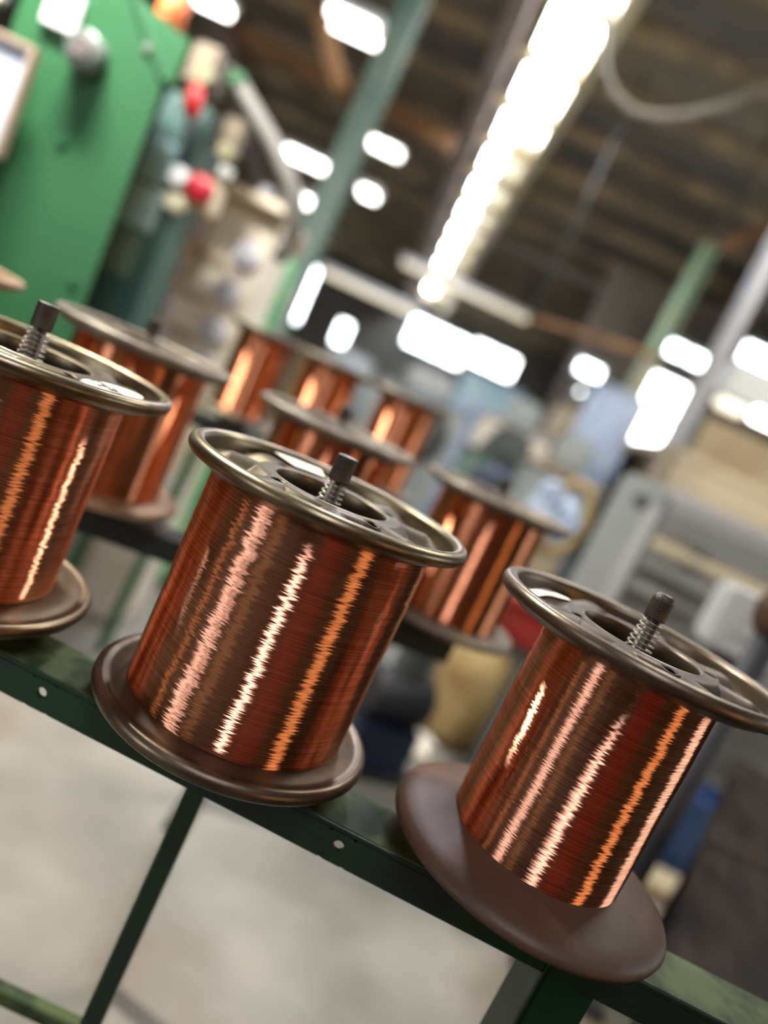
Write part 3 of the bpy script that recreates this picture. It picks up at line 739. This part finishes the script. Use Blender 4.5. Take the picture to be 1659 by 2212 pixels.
machine('winding_machine', 'dark green machine with a navy motor behind the second-row spool', 'machine', .42, 3.5, .40, .35, 1.05, 'teal_dk', 'grey_dk', head=head_wheel('navy', 'grey_dk'))
machine('winding_machine', 'pale grey machine left of centre behind the third-row spools', 'machine', -.08, 4.6, .60, .4, 1.20, 'grey_lt', 'grey', head=head_wheel('grey_dk', 'grey_lt'))
machine('winding_machine', 'olive machine block below the far windows, behind the green guard', 'machine', -.80, 6.2, .8, .5, 1.16, 'tan_sack', 'tan_sack', head=head_wheel('grey', 'grey_lt'))
machine('winding_machine', 'grey-green machine base right of the second-row spool', 'machine', .62, 3.0, .30, .35, 1.12, 'grey', 'tan', head=head_wheel('bluegrey', 'grey'))
lp = thing('wire_guide', 'beige hoop-shaped wire guide with two pale blue pulleys', 'wire guide', (.525, 2.44, 0))
pts = [(.03 + .068 * math.cos(a) , 0, 1.0 + .12 * math.sin(a)) for a in [math.radians(q) for q in range(-150, 151, 15)]]
MB().tube(pts, .018, 12).build('hoop', M['tan_sack'], lp)
for x, z in ((-.045, 1.055), (.045, .995)): MB().cyl((x, -.02, z), (x, .03, z), .042, 26, bev=.008).build('pulley', M['bluegrey'], lp)
MB().box((.16, .10, .49), (.05, .05, .98), bev=.006).build('post', M['grey_dk'], lp)
MB().bar((.16, .10, .97), (.0, .03, 1.02), .03, .03, bev=.004).build('bracket', M['grey_dk'], lp)
MB().box((.16, .09, .01), (.16, .12, .02), bev=.004).build('base_plate', M['grey_dk'], lp)
t = thing('tool_box', 'red tool box on a dark stand behind the second-row spool', 'tool box', (.462, 1.80, .681), -.15)
MB().box((.02, .06, .045), (.24, .11, .09), bev=.012).build('box_body', M['red_pt'], t)
MB().box((.02, .06, .102), (.245, .115, .022), bev=.008).build('box_lid', M['red_pt'], t)
MB().tube([(-.05, .06, .11), (-.05, .06, .135), (.05, .06, .135), (.05, .06, .11)], .006, 8).build('handle', M['rubber'], t)
t = thing('post_stand', 'dark post stand carrying the red tool box', 'stand', (.462, 1.80, 0), -.15)
MB().box((.02, .06, .673), (.24, .13, .016), bev=.003).build('top_plate', M['grey_dk'], t)
MB().box((.095, .07, .343), (.045, .05, .646), bev=.004).build('post', M['grey_dk'], t)
MB().box((.095, .07, .01), (.2, .18, .02), bev=.003).build('base_plate', M['grey_dk'], t)
t = thing('trestle', 'thin green trestle standing on the floor behind the left spools', 'trestle', (-.62, 2.22, 0))
for a in (0, -.20): MB().bar((a - .02, 0, 0), (a + .02, 0, .80), .03, .03, bev=.003).build('leg', M['green_dk'], t)
MB().box((-.10, 0, .82), (.27, .05, .04), bev=.004).build('crosspiece', M['green_dk'], t)
# unseen lockers, added for the copper to reflect; the tall one blocks window light
for x, y, w_, h_, c, lb in ((-.40, -.95, .40, 1.95, 'navy', 'added navy box behind the camera on the left, dark for the copper to reflect'), (-.80, -.95, .34, 1.95, 'tan', 'added tan box behind the camera on the left, a brown band for the copper to reflect'), (-1.12, -.95, .24, 1.95, 'navy', 'added narrow navy box behind the camera on the far left, dark for the copper to reflect'), (-3.0, -.95, .96, 2.6, 'grey_dk', 'added tall dark grey box that blocks west window light from the green machine'), (.06, -1.05, .42, 1.8, 'dwood', 'added dark brown box behind the camera, dark for the copper to reflect'), (.80, -.95, .70, 1.9, 'red_pt', 'added dark red box behind the camera on the right, a red band for the copper to reflect')):
    t = thing('added_locker', lb, 'added_locker', (x, y, 0), PI)
    MB().box((0, .25, h_ / 2), (w_, .5, h_), bev=.01).build('body', M[c], t)
    for q in (-1, 1):
        d = MB().box((q * w_ * .245, -.008, h_ * .52), (w_ * .46, .016, h_ * .9), bev=.004).build('door', M[c], t)
        MB().box((q * w_ * .06, -.022, h_ * .55), (.02, .02, .12), bev=.004).build('handle', M['grey_dk'], d)
# things on the floor
def bucket(name, label, x, y, r, h, mt, handle=True, mtin='rubber'):
    t = thing(name, label, 'bucket', (x, y, 0))
    MB().lathe([(r * .8, 0), (r * .82, .004), (r, h), (r * 1.05, h), (r * 1.05, h - .012), (r * .96, h - .012), (r * .78, .02), (.001, .02)], 36).build('pail', M[mt], t)
    if handle:
        MB().tube([(r * math.cos(a), 0, h - .03 + r * .5 * math.sin(a)) for a in [PI * k / 12 for k in range(13)]], .004, 8).build('handle', M['grey_dk'], t)
    return t
sk_ = thing('sack', 'stuffed tan sack on the floor under the second-row spool', 'sack', (.60, 2.78, 0))
MB().lathe([(.001, 0), (.11, .004), (.145, .06), (.155, .16), (.15, .28), (.125, .37), (.06, .42), (.035, .44), (.045, .465), (.001, .468)], 32).build('sack_body', M['tan_sack'], sk_)
MB().lathe([(.036, .435), (.046, .441), (.036, .448)], 24, closed=True).build('tie', M['tan'], sk_)
bucket('bucket', 'white bucket behind the tan sack', .35, 2.98, .10, .24, 'white')
bucket('bucket', 'blue bucket on the floor beside the dark bench', 1.50, 2.62, .12, .30, 'blue')
bucket('bucket', 'small white bucket left of the blue bucket', 1.28, 2.62, .085, .26, 'grey_lt')
pm = thing('pump', 'black motor pump on the floor left of the tan sack', 'pump', (.29, 2.28, 0), .4)
MB().cyl((-.11, 0, .26), (.11, 0, .26), .085, 28, bev=.012).build('motor', M['rubber'], pm)
MB().box((0, 0, .10), (.22, .16, .16), bev=.01).build('bed_block', M['navy'], pm)
MB().box((0, 0, .01), (.3, .22, .02), bev=.003).build('base_plate', M['rubber'], pm)
MB().box((0, 0, .40), (.10, .09, .14), bev=.015).build('terminal_box', M['grey_dk'], pm)
for k in range(5): MB().lathe([(.085, 0), (.092, .003), (.085, .006)], 28, (-.08 + k * .035, 0, .26), closed=True, axis=(1, 0, 0)).build('cooling_fin', M['rubber'], pm)
pl = thing('floor_plank', 'tan plank lying on the floor beside the bench', 'plank', (1.12, 2.35, 0), -.1)
MB().box((0, 0, .03), (.9, .16, .05), bev=.006).build('board', M['tan'], pl)
for s in (-.35, .35): MB().box((s, 0, .003), (.05, .15, .006)).build('batten', M['dwood'], pl)
pc = thing('card_sheet', 'pale flattened carton on the floor in front of the sack', 'carton', (.385, 2.565, 0), .1)
MB().box((0, 0, .006), (.26, .20, .012), bev=.002).build('sheet', M['beige'], pc)
MB().box((.09, .05, .016), (.14, .10, .008), rz=.2, bev=.002).build('flap', M['beige'], pc)

# dark wooden bench, lower right, its edge running away from us
db = thing('wooden_bench', 'dark worn wooden bench top at the lower right, below the rail', 'bench', (.432, .645, 0), -math.radians(29.0))
for k in range(4):
    MB().box((.095 + k * .192, .55, .600), (.188, 2.0, .045), bev=.005).build('plank', M['dwood'], db)
for x in (.06, .70):
    for y in (-.35, 1.45): MB().box((x, y, .289), (.07, .07, .578), bev=.005).build('leg', M['dwood'], db)
MB().box((.38, 1.45, .54), (.66, .05, .07), bev=.005).build('apron', M['dwood'], db)
